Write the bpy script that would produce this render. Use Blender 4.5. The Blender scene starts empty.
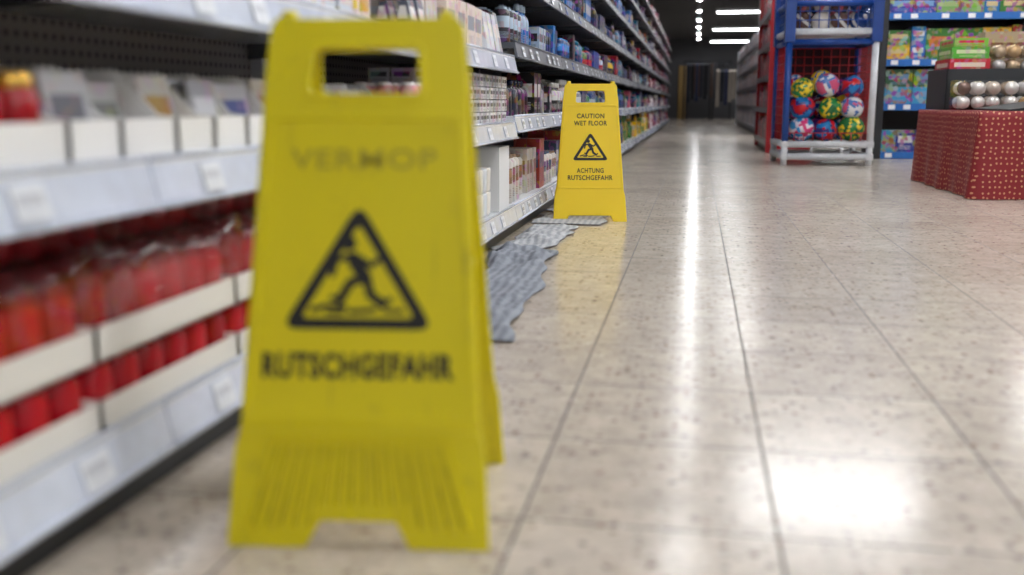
import bpy, bmesh, math, random
from mathutils import Vector, Matrix, noise, Euler
R = random.Random(7)
S = bpy.context.scene
COL = S.collection

# ------------------------------------------------------------------ materials
def newmat(name):
    m = bpy.data.materials.new(name); m.use_nodes = True
    nt = m.node_tree; b = nt.nodes['Principled BSDF']
    return m, nt, b
def N(nt, t, **kw):
    n = nt.nodes.new(t)
    for k, v in kw.items(): setattr(n, k, v)
    return n
def plain(name, col, rough=.5, metal=0., spec=.5, noise_amt=.06, scale=30, bump=0.):
    m, nt, b = newmat(name)
    tc = N(nt, 'ShaderNodeTexCoord'); nz = N(nt, 'ShaderNodeTexNoise')
    nz.inputs['Scale'].default_value = scale; nz.inputs['Detail'].default_value = 4
    nt.links.new(tc.outputs['Object'], nz.inputs['Vector'])
    cr = N(nt, 'ShaderNodeValToRGB')
    a = 1 - noise_amt; c = 1 + noise_amt
    cr.color_ramp.elements[0].position = .3; cr.color_ramp.elements[1].position = .7
    cr.color_ramp.elements[0].color = (col[0]*a, col[1]*a, col[2]*a, 1)
    cr.color_ramp.elements[1].color = (min(1,col[0]*c), min(1,col[1]*c), min(1,col[2]*c), 1)
    nt.links.new(nz.outputs['Fac'], cr.inputs['Fac'])
    nt.links.new(cr.outputs['Color'], b.inputs['Base Color'])
    b.inputs['Roughness'].default_value = rough; b.inputs['Metallic'].default_value = metal
    b.inputs['Specular IOR Level'].default_value = spec
    return m
def emis(name, col, s):
    m, nt, b = newmat(name)
    b.inputs['Base Color'].default_value = (.8,.8,.8,1)
    b.inputs['Emission Color'].default_value = (*col, 1); b.inputs['Emission Strength'].default_value = s
    return m
def clear(name, fac=.25, rough=.1, bump=0, mxv=.8):
    m, nt, b = newmat(name)
    out = nt.nodes['Material Output']
    tr = N(nt, 'ShaderNodeBsdfTransparent')
    gl = N(nt, 'ShaderNodeBsdfGlossy'); gl.inputs['Roughness'].default_value = rough
    lw = N(nt,'ShaderNodeLayerWeight'); lw.inputs['Blend'].default_value=.35
    mr = N(nt,'ShaderNodeMapRange'); mr.inputs['To Min'].default_value=fac; mr.inputs['To Max'].default_value=mxv
    nt.links.new(lw.outputs['Facing'], mr.inputs[0])
    if bump:
        tc=N(nt,'ShaderNodeTexCoord'); nz=N(nt,'ShaderNodeTexNoise'); nz.inputs['Scale'].default_value=55; nz.inputs['Detail'].default_value=3
        nt.links.new(tc.outputs['Object'],nz.inputs['Vector'])
        bp=N(nt,'ShaderNodeBump'); bp.inputs['Strength'].default_value=bump; bp.inputs['Distance'].default_value=.006
        nt.links.new(nz.outputs['Fac'],bp.inputs['Height']); nt.links.new(bp.outputs['Normal'],gl.inputs['Normal']); nt.links.new(bp.outputs['Normal'],lw.inputs['Normal'])
    mx = N(nt, 'ShaderNodeMixShader')
    nt.links.new(mr.outputs[0], mx.inputs[0])
    nt.links.new(tr.outputs[0], mx.inputs[1]); nt.links.new(gl.outputs[0], mx.inputs[2]); nt.links.new(mx.outputs[0], out.inputs['Surface'])
    return m

def make_print(name, rough=.35, art=.28, thr=.62, vs=45, val=.7, lines=.7):
    m, nt, b = newmat(name); L = nt.links.new
    a1 = N(nt,'ShaderNodeAttribute', attribute_name='Col'); a2 = N(nt,'ShaderNodeAttribute', attribute_name='Col2')
    uv = N(nt,'ShaderNodeUVMap'); uv.uv_map='UVMap'
    sp = N(nt,'ShaderNodeSeparateXYZ'); L(uv.outputs[0], sp.inputs[0])
    tc = N(nt,'ShaderNodeTexCoord')
    def band(src, lo, hi):
        g = N(nt,'ShaderNodeMath', operation='GREATER_THAN'); g.inputs[1].default_value=lo; L(src, g.inputs[0])
        l = N(nt,'ShaderNodeMath', operation='LESS_THAN'); l.inputs[1].default_value=hi; L(src, l.inputs[0])
        p = N(nt,'ShaderNodeMath', operation='MULTIPLY'); L(g.outputs[0],p.inputs[0]); L(l.outputs[0],p.inputs[1]); return p.outputs[0]
    by = band(sp.outputs[1], .42, .74); bx = band(sp.outputs[0], .12, .88)
    bb = N(nt,'ShaderNodeMath', operation='MULTIPLY'); L(by,bb.inputs[0]); L(bx,bb.inputs[1])
    m1 = N(nt,'ShaderNodeMixRGB'); L(bb.outputs[0], m1.inputs[0]); L(a1.outputs['Color'], m1.inputs[1]); L(a2.outputs['Color'], m1.inputs[2])
    vo = N(nt,'ShaderNodeTexVoronoi'); vo.inputs['Scale'].default_value=vs; L(tc.outputs['Object'], vo.inputs['Vector'])
    hs = N(nt,'ShaderNodeHueSaturation'); hs.inputs['Saturation'].default_value=1.5; hs.inputs['Value'].default_value=val; L(vo.outputs['Color'],hs.inputs['Color'])
    ar = N(nt,'ShaderNodeMath', operation='GREATER_THAN'); ar.inputs[1].default_value=thr
    sc = N(nt,'ShaderNodeSeparateColor'); L(vo.outputs['Color'], sc.inputs[0]); L(sc.outputs[0], ar.inputs[0])
    am = N(nt,'ShaderNodeMath', operation='MULTIPLY'); am.inputs[1].default_value=art; L(ar.outputs[0], am.inputs[0])
    m2 = N(nt,'ShaderNodeMixRGB'); L(am.outputs[0], m2.inputs[0]); L(m1.outputs[0], m2.inputs[1]); L(hs.outputs[0], m2.inputs[2])
    t = N(nt,'ShaderNodeMath', operation='MULTIPLY'); t.inputs[1].default_value=26; L(sp.outputs[1], t.inputs[0])
    f = N(nt,'ShaderNodeMath', operation='FRACT'); L(t.outputs[0], f.inputs[0])
    tl = band(f.outputs[0], .3, .75); ty = band(sp.outputs[1], .12, .32)
    tx = band(sp.outputs[0], .2, .8)
    q = N(nt,'ShaderNodeMath', operation='MULTIPLY'); L(tl,q.inputs[0]); L(ty,q.inputs[1])
    q2 = N(nt,'ShaderNodeMath', operation='MULTIPLY'); L(q.outputs[0],q2.inputs[0]); L(tx,q2.inputs[1])
    q3 = N(nt,'ShaderNodeMath', operation='MULTIPLY'); L(q2.outputs[0],q3.inputs[0]); q3.inputs[1].default_value=lines
    m3 = N(nt,'ShaderNodeMixRGB'); L(q3.outputs[0], m3.inputs[0]); L(m2.outputs[0], m3.inputs[1]); L(a2.outputs['Color'], m3.inputs[2])
    L(m3.outputs[0], b.inputs['Base Color']); b.inputs['Roughness'].default_value=rough
    return m
def make_attr(name, rough=.4, metal=0.):
    m, nt, b = newmat(name)
    a1 = N(nt,'ShaderNodeAttribute', attribute_name='Col')
    nt.links.new(a1.outputs['Color'], b.inputs['Base Color'])
    b.inputs['Roughness'].default_value=rough; b.inputs['Metallic'].default_value=metal
    return m

M_PRINT = make_print('printed_packaging')
M_TICK = make_print('ticket_print', .4, 0, 2)
M_SACH = make_print('sachet_print', .4, .18, .7, 60)
M_TOY = make_print('toy_packaging', .3, .75, .45, 30, .5)
M_ATTR = make_attr('coloured_plastic', .22)
M_CARD = make_attr('carton_board', .75)
M_METB = make_attr('metallic_foil', .22, .85)
M_ORN = make_attr('ornament_gloss', .18, .35)
M_WHITE = plain('shelf_white_enamel', (.72,.74,.78), .3)
M_LIP = plain('ticket_rail_plastic', (.66,.71,.84), .12)
M_DARKLIP = plain('ticket_rail_grey', (.10,.11,.13), .3)
M_BLACK = plain('black_print', (.010,.010,.010), .45)
M_DARK = plain('dark_metal', (.02,.022,.026), .45)
M_BLUE = plain('blue_enamel', (.010,.06,.30), .35)
M_REDW = plain('red_wire', (.55,.02,.03), .4)
M_REDP = plain('red_panel', (.35,.015,.022), .4)
M_CLEAR = clear('clear_acrylic', .05, .06, 0, .4)
M_FILM = clear('shrink_film', .015, .08, .6, .30)

def perforated():
    m, nt, b = newmat('perforated_back_panel'); L = nt.links.new
    tc = N(nt,'ShaderNodeTexCoord'); sp = N(nt,'ShaderNodeSeparateXYZ'); L(tc.outputs['Object'], sp.inputs[0])
    def cell(o):
        mu = N(nt,'ShaderNodeMath', operation='MULTIPLY'); mu.inputs[1].default_value=40; L(o, mu.inputs[0])
        fr = N(nt,'ShaderNodeMath', operation='FRACT'); L(mu.outputs[0], fr.inputs[0])
        su = N(nt,'ShaderNodeMath', operation='SUBTRACT'); su.inputs[1].default_value=.5; L(fr.outputs[0], su.inputs[0])
        po = N(nt,'ShaderNodeMath', operation='MULTIPLY'); L(su.outputs[0],po.inputs[0]); L(su.outputs[0],po.inputs[1]); return po.outputs[0]
    ad = N(nt,'ShaderNodeMath', operation='ADD'); L(cell(sp.outputs[1]), ad.inputs[0]); L(cell(sp.outputs[2]), ad.inputs[1])
    lt = N(nt,'ShaderNodeMath', operation='LESS_THAN'); lt.inputs[1].default_value=.05; L(ad.outputs[0], lt.inputs[0])
    mx = N(nt,'ShaderNodeMixRGB'); mx.inputs[1].default_value=(.36,.34,.34,1); mx.inputs[2].default_value=(.06,.06,.06,1)
    L(lt.outputs[0], mx.inputs[0]); L(mx.outputs[0], b.inputs['Base Color']); b.inputs['Roughness'].default_value=.5
    return m
M_PERF = perforated()

def floor_mat():
    m, nt, b = newmat('terrazzo_tiles'); L = nt.links.new
    tc = N(nt,'ShaderNodeTexCoord')
    mp = N(nt,'ShaderNodeMapping'); mp.inputs['Location'].default_value=(-.11+.305*40, -1.44+.305*40, 0)
    L(tc.outputs['Object'], mp.inputs[0])
    br = N(nt,'ShaderNodeTexBrick'); br.offset=0; br.squash=1
    br.inputs['Scale'].default_value=1; br.inputs['Brick Width'].default_value=.305; br.inputs['Row Height'].default_value=.305
    br.inputs['Mortar Size'].default_value=.0023; br.inputs['Mortar Smooth'].default_value=.1
    br.inputs['Color1'].default_value=(.65,.57,.485,1); br.inputs['Color2'].default_value=(.57,.495,.42,1); br.inputs['Mortar'].default_value=(.10,.085,.075,1)
    L(mp.outputs[0], br.inputs['Vector'])
    def chips(src_col, scale, lo, amt, c1, c2):
        v1 = N(nt,'ShaderNodeTexVoronoi'); v1.inputs['Scale'].default_value=scale; L(tc.outputs['Object'], v1.inputs['Vector'])
        sc = N(nt,'ShaderNodeSeparateColor'); L(v1.outputs['Color'], sc.inputs[0])
        r1 = N(nt,'ShaderNodeMapRange'); r1.inputs['From Min'].default_value=lo; r1.inputs['From Max'].default_value=1.; r1.inputs['To Max'].default_value=amt; L(sc.outputs[0], r1.inputs[0])
        ds = N(nt,'ShaderNodeMapRange'); ds.inputs['From Min'].default_value=.5; ds.inputs['From Max'].default_value=.3; L(v1.outputs['Distance'], ds.inputs[0])
        mm = N(nt,'ShaderNodeMath', operation='MULTIPLY'); L(r1.outputs[0], mm.inputs[0]); L(ds.outputs[0], mm.inputs[1])
        cc = N(nt,'ShaderNodeMixRGB'); cc.inputs[1].default_value=(*c1,1); cc.inputs[2].default_value=(*c2,1); L(sc.outputs[1], cc.inputs[0])
        m1 = N(nt,'ShaderNodeMixRGB'); L(mm.outputs[0], m1.inputs[0]); L(src_col, m1.inputs[1]); L(cc.outputs[0], m1.inputs[2]); return m1.outputs[0]
    c = chips(br.outputs['Color'], 62, .64, .9, (.28,.16,.10), (.22,.20,.20))
    c = chips(c, 110, .45, .7, (.30,.18,.12), (.88,.84,.80))
    nz = N(nt,'ShaderNodeTexNoise'); nz.inputs['Scale'].default_value=16; nz.inputs['Detail'].default_value=8; nz.inputs['Roughness'].default_value=.75; L(tc.outputs['Object'], nz.inputs['Vector'])
    r2 = N(nt,'ShaderNodeMapRange'); r2.inputs['From Min'].default_value=.35; r2.inputs['From Max'].default_value=.65; r2.inputs['To Min'].default_value=.80; r2.inputs['To Max'].default_value=1.08; L(nz.outputs['Fac'], r2.inputs[0])
    m2 = N(nt,'ShaderNodeMixRGB', blend_type='MULTIPLY'); m2.inputs[0].default_value=1; L(c, m2.inputs[1])
    cb = N(nt,'ShaderNodeCombineColor')
    for i in range(3): L(r2.outputs[0], cb.inputs[i])
    L(cb.outputs[0], m2.inputs[2]); L(m2.outputs[0], b.inputs['Base Color'])
    n3 = N(nt,'ShaderNodeTexNoise'); n3.inputs['Scale'].default_value=3; n3.inputs['Detail'].default_value=5; L(tc.outputs['Object'], n3.inputs['Vector'])
    r3 = N(nt,'ShaderNodeMapRange'); r3.inputs['To Min'].default_value=.12; r3.inputs['To Max'].default_value=.25; L(n3.outputs['Fac'], r3.inputs[0])
    ra = N(nt,'ShaderNodeMath', operation='MULTIPLY_ADD'); ra.inputs[1].default_value=.5; L(br.outputs['Fac'], ra.inputs[0]); L(r3.outputs[0], ra.inputs[2])
    L(ra.outputs[0], b.inputs['Roughness'])
    bp = N(nt,'ShaderNodeBump'); bp.inputs['Strength'].default_value=.35; bp.inputs['Distance'].default_value=.0015; bp.invert=True
    L(br.outputs['Fac'], bp.inputs['Height'])
    bp2 = N(nt,'ShaderNodeBump'); bp2.inputs['Strength'].default_value=.05; bp2.inputs['Distance'].default_value=.003
    L(nz.outputs['Fac'], bp2.inputs['Height']); L(bp.outputs['Normal'], bp2.inputs['Normal']); L(bp2.outputs['Normal'], b.inputs['Normal'])
    b.inputs['Specular IOR Level'].default_value=.62
    return m

def yellow(name, col, dirt):
    m, nt, b = newmat(name); L = nt.links.new
    tc = N(nt,'ShaderNodeTexCoord')
    nz = N(nt,'ShaderNodeTexNoise'); nz.inputs['Scale'].default_value=9; nz.inputs['Detail'].default_value=9; nz.inputs['Roughness'].default_value=.75; L(tc.outputs['Object'], nz.inputs['Vector'])
    mp = N(nt,'ShaderNodeMapping'); mp.inputs['Scale'].default_value=(1,.12,1); mp.inputs['Rotation'].default_value=(0,0,.5); L(tc.outputs['Object'], mp.inputs[0])
    n2 = N(nt,'ShaderNodeTexNoise'); n2.inputs['Scale'].default_value=60; n2.inputs['Detail'].default_value=3; L(mp.outputs[0], n2.inputs['Vector'])
    r = N(nt,'ShaderNodeMapRange'); r.inputs['From Min'].default_value=.56; r.inputs['From Max'].default_value=.75; r.inputs['To Max'].default_value=dirt; L(nz.outputs['Fac'], r.inputs[0])
    r2 = N(nt,'ShaderNodeMapRange'); r2.inputs['From Min'].default_value=.64; r2.inputs['From Max'].default_value=.72; r2.inputs['To Max'].default_value=dirt*.8; L(n2.outputs['Fac'], r2.inputs[0])
    ad = N(nt,'ShaderNodeMath', operation='ADD'); L(r.outputs[0], ad.inputs[0]); L(r2.outputs[0], ad.inputs[1])
    mx = N(nt,'ShaderNodeMixRGB'); mx.inputs[1].default_value=(*col,1); mx.inputs[2].default_value=(col[0]*.35,col[1]*.33,.03,1); L(ad.outputs[0], mx.inputs[0])
    L(mx.outputs[0], b.inputs['Base Color']); b.inputs['Roughness'].default_value=.38
    bp = N(nt,'ShaderNodeBump'); bp.inputs['Strength'].default_value=.15; bp.inputs['Distance'].default_value=.001; L(n2.outputs['Fac'], bp.inputs['Height']); L(bp.outputs['Normal'], b.inputs['Normal'])
    return m
M_Y1 = yellow('worn_yellow_plastic', (.76,.65,.003), .55)
M_Y2 = yellow('yellow_plastic', (.95,.67,.004), .08)
M_Y1_SHADE = plain('yellow_relief_shade', (.44,.37,.02), .5)  # darker yellow paints in the shade of the embossed letters
M_GROOVE_SHADE = plain('yellow_groove_shade', (.46,.39,.008), .6, noise_amt=.4, scale=40)  # groove shade between ribs, painted as darker yellow strips

# ------------------------------------------------------------------ mesh builder
def link(o, parent=None):
    COL.objects.link(o)
    if parent: o.parent = parent
    return o
def empty(name, loc=(0,0,0), rotz=0):
    e = bpy.data.objects.new(name, None); e.location=loc; e.rotation_euler=(0,0,rotz); e.empty_display_size=.1
    COL.objects.link(e); return e

class MB:
    def __init__(s): s.v=[]; s.f=[]; s.m=[]; s.c=[]; s.c2=[]; s.uv=[]; s.sm=[]; s.mats=[]
    def mi(s, m):
        if m not in s.mats: s.mats.append(m)
        return s.mats.index(m)
    def face(s, idx, m, c, c2, uvs, sm=False):
        s.f.append(idx); s.m.append(s.mi(m)); s.sm.append(sm)
        for u in uvs: s.c.append((*c,1)); s.c2.append((*c2,1)); s.uv.append(u)
    def hexa(s, P, m, c=(1,1,1), c2=None):
        c2 = c2 or c; o=len(s.v); s.v += [tuple(p) for p in P]
        q=[(0,0),(1,0),(1,1),(0,1)]
        for f in ((0,1,5,4),(1,2,6,5),(2,3,7,6),(3,0,4,7),(4,5,6,7),(3,2,1,0)):
            s.face([o+i for i in f], m, c, c2, q)
    def box(s, x0,x1,y0,y1,z0,z1, m, c=(1,1,1), c2=None, rot=0):
        P=[(x0,y0,z0),(x1,y0,z0),(x1,y1,z0),(x0,y1,z0),(x0,y0,z1),(x1,y0,z1),(x1,y1,z1),(x0,y1,z1)]
        if rot:
            cx,cy=(x0+x1)/2,(y0+y1)/2; ca,sa=math.cos(rot),math.sin(rot)
            P=[(cx+(x-cx)*ca-(y-cy)*sa, cy+(x-cx)*sa+(y-cy)*ca, z) for x,y,z in P]
        s.hexa(P,m,c,c2)
    def rod(s, a, b, r, m, c=(1,1,1), n=8):
        a=Vector(a); b=Vector(b); d=(b-a).normalized(); up=Vector((0,0,1)) if abs(d.z)<.9 else Vector((1,0,0))
        u=d.cross(up).normalized(); w=d.cross(u); o=len(s.v)
        for p in (a,b):
            for i in range(n):
                t=2*math.pi*i/n; s.v.append(tuple(p+u*math.cos(t)*r+w*math.sin(t)*r))
        for i in range(n):
            j=(i+1)%n; s.face([o+i,o+j,o+n+j,o+n+i], m,c,c,[(0,0)]*4, True)
        s.face([o+i for i in range(n)][::-1],m,c,c,[(0,0)]*n); s.face([o+n+i for i in range(n)],m,c,c,[(0,0)]*n)
    def lathe(s, x,y,z, prof, n, m, c=(1,1,1), c2=None, capm=None, capc=None, capfrom=99):
        c2=c2 or c; o=len(s.v); H=prof[-1][1] or 1
        for r,h in prof:
            for i in range(n):
                t=2*math.pi*i/n+.3; s.v.append((x+r*math.cos(t), y+r*math.sin(t), z+h))
        for k in range(len(prof)-1):
            mm,cc=(m,c) if k<capfrom else (capm or m, capc or c)
            for i in range(n):
                j=(i+1)%n
                u0=(2*i/n)%1; u1=u0+2/n; v0=prof[k][1]/H; v1=prof[k+1][1]/H
                s.face([o+k*n+i,o+k*n+j,o+(k+1)*n+j,o+(k+1)*n+i], mm, cc, c2 if k<capfrom else cc, [(u0,v0),(u1,v0),(u1,v1),(u0,v1)], True)
        k=len(prof)-1; cc=(capc or c) if k-1>=capfrom else c; mm=(capm or m) if k-1>=capfrom else m
        s.face([o+k*n+i for i in range(n)], mm,cc,cc,[(0,0)]*n)
        s.face([o+i for i in range(n)][::-1], m,c,c,[(0,0)]*n)
    def sphere(s, x,y,z,r,m,colf, nu=16,nv=10, tilt=(0,0,0)):
        o=len(s.v); E=Euler(tilt).to_matrix()
        for k in range(nv+1):
            ph=math.pi*k/nv
            for i in range(nu):
                t=2*math.pi*i/nu; p=E@Vector((r*math.sin(ph)*math.cos(t), r*math.sin(ph)*math.sin(t), r*math.cos(ph)))
                s.v.append((x+p.x,y+p.y,z+p.z))
        for k in range(nv):
            for i in range(nu):
                j=(i+1)%nu; c=colf(i,k)
                s.face([o+k*nu+i,o+(k+1)*nu+i,o+(k+1)*nu+j,o+k*nu+j], m,c,c,[(0,0)]*4,True)
    def build(s, name, parent=None, loc=None):
        me=bpy.data.meshes.new(name); me.from_pydata(s.v,[],s.f)
        for m in s.mats: me.materials.append(m)
        me.polygons.foreach_set('material_index', s.m); me.polygons.foreach_set('use_smooth', s.sm)
        for nm,d in (('Col',s.c),('Col2',s.c2)):
            a=me.color_attributes.new(nm,'FLOAT_COLOR','CORNER'); a.data.foreach_set('color',[x for t in d for x in t])
        u=me.uv_layers.new(name='UVMap'); u.data.foreach_set('uv',[x for t in s.uv for x in t])
        me.update(); o=bpy.data.objects.new(name,me)
        return link(o,parent)

def lin(r,g,b):
    f=lambda v:(v/255/12.92 if v/255<=.04045 else ((v/255+.055)/1.055)**2.4)
    return (f(r),f(g),f(b))

# ------------------------------------------------------------------ 2D curve solids
def round_poly(pts, rad, n=5):
    out=[]; L=len(pts)
    for i,p in enumerate(pts):
        p=Vector(p); a=Vector(pts[i-1]); b=Vector(pts[(i+1)%L])
        r=rad[i] if isinstance(rad,(list,tuple)) else rad
        if r<=0: out.append(tuple(p)); continue
        d1=(a-p).normalized(); d2=(b-p).normalized()
        r=min(r,(a-p).length*.48,(b-p).length*.48)
        q0=p+d1*r; q1=p+d2*r
        for k in range(n+1):
            t=k/n; out.append(tuple((1-t)**2*q0+2*t*(1-t)*p+t*t*q1))
    return out
def curve_solid(name, outlines, ext, bev, mat, parent=None, z=0):
    cu=bpy.data.curves.new(name,'CURVE'); cu.dimensions='2D'; cu.fill_mode='BOTH'; cu.extrude=ext; cu.bevel_depth=bev; cu.bevel_resolution=1
    if bev: cu.offset=-bev
    for pts in outlines:
        sp=cu.splines.new('POLY'); sp.points.add(len(pts)-1)
        for i,p in enumerate(pts): sp.points[i].co=(p[0],p[1],0,1)
        sp.use_cyclic_u=True
    return conv(cu,name,mat,parent,z)
def conv(cu,name,mat,parent,z,scale=None,loc=(0,0)):
    t=bpy.data.objects.new('tmp',cu); COL.objects.link(t); bpy.context.view_layer.update()
    me=bpy.data.meshes.new_from_object(t.evaluated_get(bpy.context.evaluated_depsgraph_get()))
    bpy.data.objects.remove(t)
    xs=[v.co.x for v in me.vertices]; ys=[v.co.y for v in me.vertices]
    if scale:
        w=max(xs)-min(xs); h=max(ys)-min(ys); mx=(max(xs)+min(xs))/2; my=(max(ys)+min(ys))/2
        for v in me.vertices: v.co.x=(v.co.x-mx)*scale[0]/w+loc[0]; v.co.y=(v.co.y-my)*scale[1]/h+loc[1]
    for v in me.vertices: v.co.z+=z
    me.materials.clear(); me.materials.append(mat)
    o=bpy.data.objects.new(name,me); return link(o,parent)
def text(name, body, w, h, cx, cy, mat, parent, z, bold=.02, ext=.0004):
    cu=bpy.data.curves.new(name,'FONT'); cu.body=body; cu.size=1; cu.offset=bold; cu.extrude=.001; cu.resolution_u=3
    cu.space_character=1.08
    o=conv(cu,name,mat,parent,0,(w,h),(cx,cy))
    for v in o.data.vertices: v.co.z=z+(ext if v.co.z>0 else 0)
    return o
def strokes(name, segs, discs, mat, parent, ox, oy, sc, z):
    bm=bmesh.new(); k=0
    def poly(pts):
        nonlocal k
        k+=1; vs=[bm.verts.new((ox+p[0]*sc, oy+p[1]*sc, z+k*.00002)) for p in pts]; bm.faces.new(vs)
    for pts,w in segs:
        for a,b in zip(pts,pts[1:]):
            wa,wb=(w if isinstance(w,tuple) else (w,w))
            d=Vector((b[0]-a[0],b[1]-a[1])).normalized(); nrm=Vector((-d.y,d.x))
            poly([(a[0]-nrm.x*wa/2,a[1]-nrm.y*wa/2),(b[0]-nrm.x*wb/2,b[1]-nrm.y*wb/2),(b[0]+nrm.x*wb/2,b[1]+nrm.y*wb/2),(a[0]+nrm.x*wa/2,a[1]+nrm.y*wa/2)])
        w0=w if not isinstance(w,tuple) else min(w)
        for p in pts:
            poly([(p[0]+math.cos(t*math.pi/6)*w0/2,p[1]+math.sin(t*math.pi/6)*w0/2) for t in range(12)])
    for x,y,r in discs:
        poly([(x+math.cos(t*math.pi/8)*r,y+math.sin(t*math.pi/8)*r) for t in range(16)])
    me=bpy.data.meshes.new(name); bm.to_mesh(me); bm.free(); me.materials.append(mat)
    o=bpy.data.objects.new(name,me); return link(o,parent)

def warning_triangle(leaf, base_t, h, w, z, cx=0):
    tri=[(cx-w/2,base_t),(cx+w/2,base_t),(cx,base_t+h)]
    c=Vector((cx,base_t+h*.34))
    inner=[tuple(c+(Vector(p)-c)*.74) for p in tri]
    curve_solid('triangle_border',[round_poly(tri,h*.14),round_poly(inner,h*.06)],.0003,0,M_BLACK,leaf,z)
    # figure slipping backwards with limbs flung, over a slick surface
    segs=[([(-.04,.555),(.055,.40)],(.115,.11)),
          ([(-.06,.575),(-.175,.545),(-.205,.43)],.048),
          ([(-.01,.57),(.10,.50),(.185,.565)],.048),
          ([(.055,.40),(-.06,.37),(-.14,.23)],.072),
          ([(-.14,.23),(-.20,.25)],.045),
          ([(.07,.39),(.10,.27),(.20,.20)],.072),
          ([(.20,.20),(.255,.235)],.045),
          ([(-.36,.15),(-.24,.185),(-.10,.17)],.04),([(-.06,.14),(.06,.145),(.14,.16)],.038),([(.22,.145),(.35,.145)],.036),([(-.24,.13),(-.12,.13)],.03)]
    strokes('falling_figure',segs,[(-.075,.675,.060)],M_BLACK,leaf,cx,base_t,h,z+.0004)

def sign_leaf(parent, name, W0, W1, L, half, mat, hole, notch, flip=False):
    e=bpy.data.objects.new(name,None); e.empty_display_size=.05; link(e,parent)
    a=math.asin((half-.010)/L)
    if not flip: e.location=(0,-half,.0); e.rotation_euler=(math.pi/2-a,0,0)
    else: e.location=(0,half,.0); e.rotation_euler=(math.pi/2-a,0,math.pi)
    w=lambda t: W0+(W1-W0)*t/L
    k=L/.614
    out=[(-W0,0),(-notch[0],0),(-notch[1],notch[2]),(notch[1],notch[2]),(notch[0],0),(W0,0),(w(.11)+.001,.11),(w(.135)-.004,.135),
         (w(.5*k),.5*k),(w(.53*k)+.001,.53*k),(W1,L-.012),(W1-.010,L),(W1-.024,L),(W1-.029,L-.0035),(-W1+.029,L-.0035),(-W1+.024,L),(-W1+.010,L),(-W1,L-.012),(-w(.53*k)-.001,.53*k),(-w(.5*k),.5*k),
         (-w(.135)+.004,.135),(-w(.11)-.001,.11)]
    outp=round_poly(out,[.004]*6+[.01]*4+[.008,.006,.004,.004,.004,.004,.006,.008]+[.01]*4,4)
    hp=round_poly([(-hole[0],hole[1]),(hole[0],hole[1]),(hole[0]-.004,hole[2]),(-hole[0]+.004,hole[2])],.010)
    curve_solid('leaf_panel',[outp,hp],.0022,.0018,mat,e,-.004)
    def fr(t0,t1,ins):
        return [(-w(t0)+ins,t0),(w(t0)-ins,t0),(w(t1)-ins,t1),(-w(t1)+ins,t1)]
    return e,w,fr

# --- near sign
sg=empty('wet_floor_sign',(-.383,1.162,0),math.radians(7.2))
for flip in (False,True):
    e,w,fr=sign_leaf(sg,'back_leaf' if flip else 'front_leaf',.151,.113,.616,.145,M_Y1,(.064,.524,.576),(.060,.044,.031),flip)
    curve_solid('edge_rim',[round_poly(fr(.142,.500,.007),.01),round_poly(fr(.150,.492,.014),.008)],.0016,.0008,M_Y1,e,.0005)
    curve_solid('handle_rim',[round_poly([(-.072,.516),(.072,.516),(.068,.584),(-.068,.584)],.014),round_poly([(-.065,.523),(.065,.523),(.061,.577),(-.061,.577)],.010)],.0022,.0008,M_Y1,e,.0005)
    mb=MB()
    for i in range(-8,9):
        x=i*.0155
        t0=.045 if abs(x)<.055 else .02
        xa=x*1.04; x2=x*.80
        P=[(xa-.0026,t0,0),(xa+.0026,t0,0),(x2+.0026,.125,0),(x2-.0026,.125,0),(xa-.0014,t0+.002,.0042),(xa+.0014,t0+.002,.0042),(x2+.0014,.123,.0042),(x2-.0014,.123,.0042)]
        mb.hexa(P,M_Y1)
        if i<8:
            xb=xa+.008; xc=x2+.006
            mb.hexa([(xb-.0014,t0+.006,0),(xb+.0014,t0+.006,0),(xc+.0012,.116,0),(xc-.0012,.116,0),(xb-.0014,t0+.006,.0007),(xb+.0014,t0+.006,.0007),(xc+.0012,.116,.0007),(xc-.0012,.116,.0007)],M_GROOVE_SHADE)
    mb.box(-.137,.137,.128,.134,0,.004,M_Y1)
    mb.build('grip_ribs',e)
    text('embossed_lettering','VERMOP',.170,.024,0,.447,M_Y1_SHADE,e,.0003,.008,.0012)
    warning_triangle(e,.250,.147,.178,.0005,-.004)
    text('warning_text','RUTSCHGEFAHR',.222,.030,-.003,.208,M_BLACK,e,.0005,.038)
mb=MB()
for s_ in (-1,1):
    mb.rod((s_*.085,0,.598),(s_*.100,0,.598),.009,M_Y1,n=12)
    mb.box(s_*.116-.003,s_*.116+.003,-.066,.066,.296,.304,M_Y1)
mb.build('hinge_pins',sg)
# --- far sign
sg2=empty('wet_floor_sign',(-.455,4.40,0),math.radians(8))
for flip in (False,True):
    e,w,fr=sign_leaf(sg2,'back_leaf' if flip else 'front_leaf',.158,.112,.600,.14,M_Y2,(.064,.515,.566),(.100,.090,.026),flip)
    curve_solid('edge_rim',[round_poly(fr(.142,.505,.006),.01),round_poly(fr(.149,.498,.012),.008)],.0018,.0008,M_Y2,e,.0005)
    text('warning_text_caution','CAUTION',.118,.021,0,.456,M_BLACK,e,.0005,.016)
    text('warning_text_wet_floor','WET FLOOR',.142,.021,0,.425,M_BLACK,e,.0005,.016)
    warning_triangle(e,.264,.122,.156,.0005)
    text('warning_text_achtung','ACHTUNG',.115,.021,0,.220,M_BLACK,e,.0005,.016)
    text('warning_text_slip','RUTSCHGEFAHR',.192,.021,0,.189,M_BLACK,e,.0005,.016)
mb=MB()
for s_ in (-1,1):
    mb.rod((s_*.085,0,.584),(s_*.103,0,.584),.009,M_Y2,n=12)
    mb.box(s_*.120-.003,s_*.120+.003,-.066,.066,.296,.304,M_Y2)
mb.build('hinge_pins',sg2)

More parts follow.
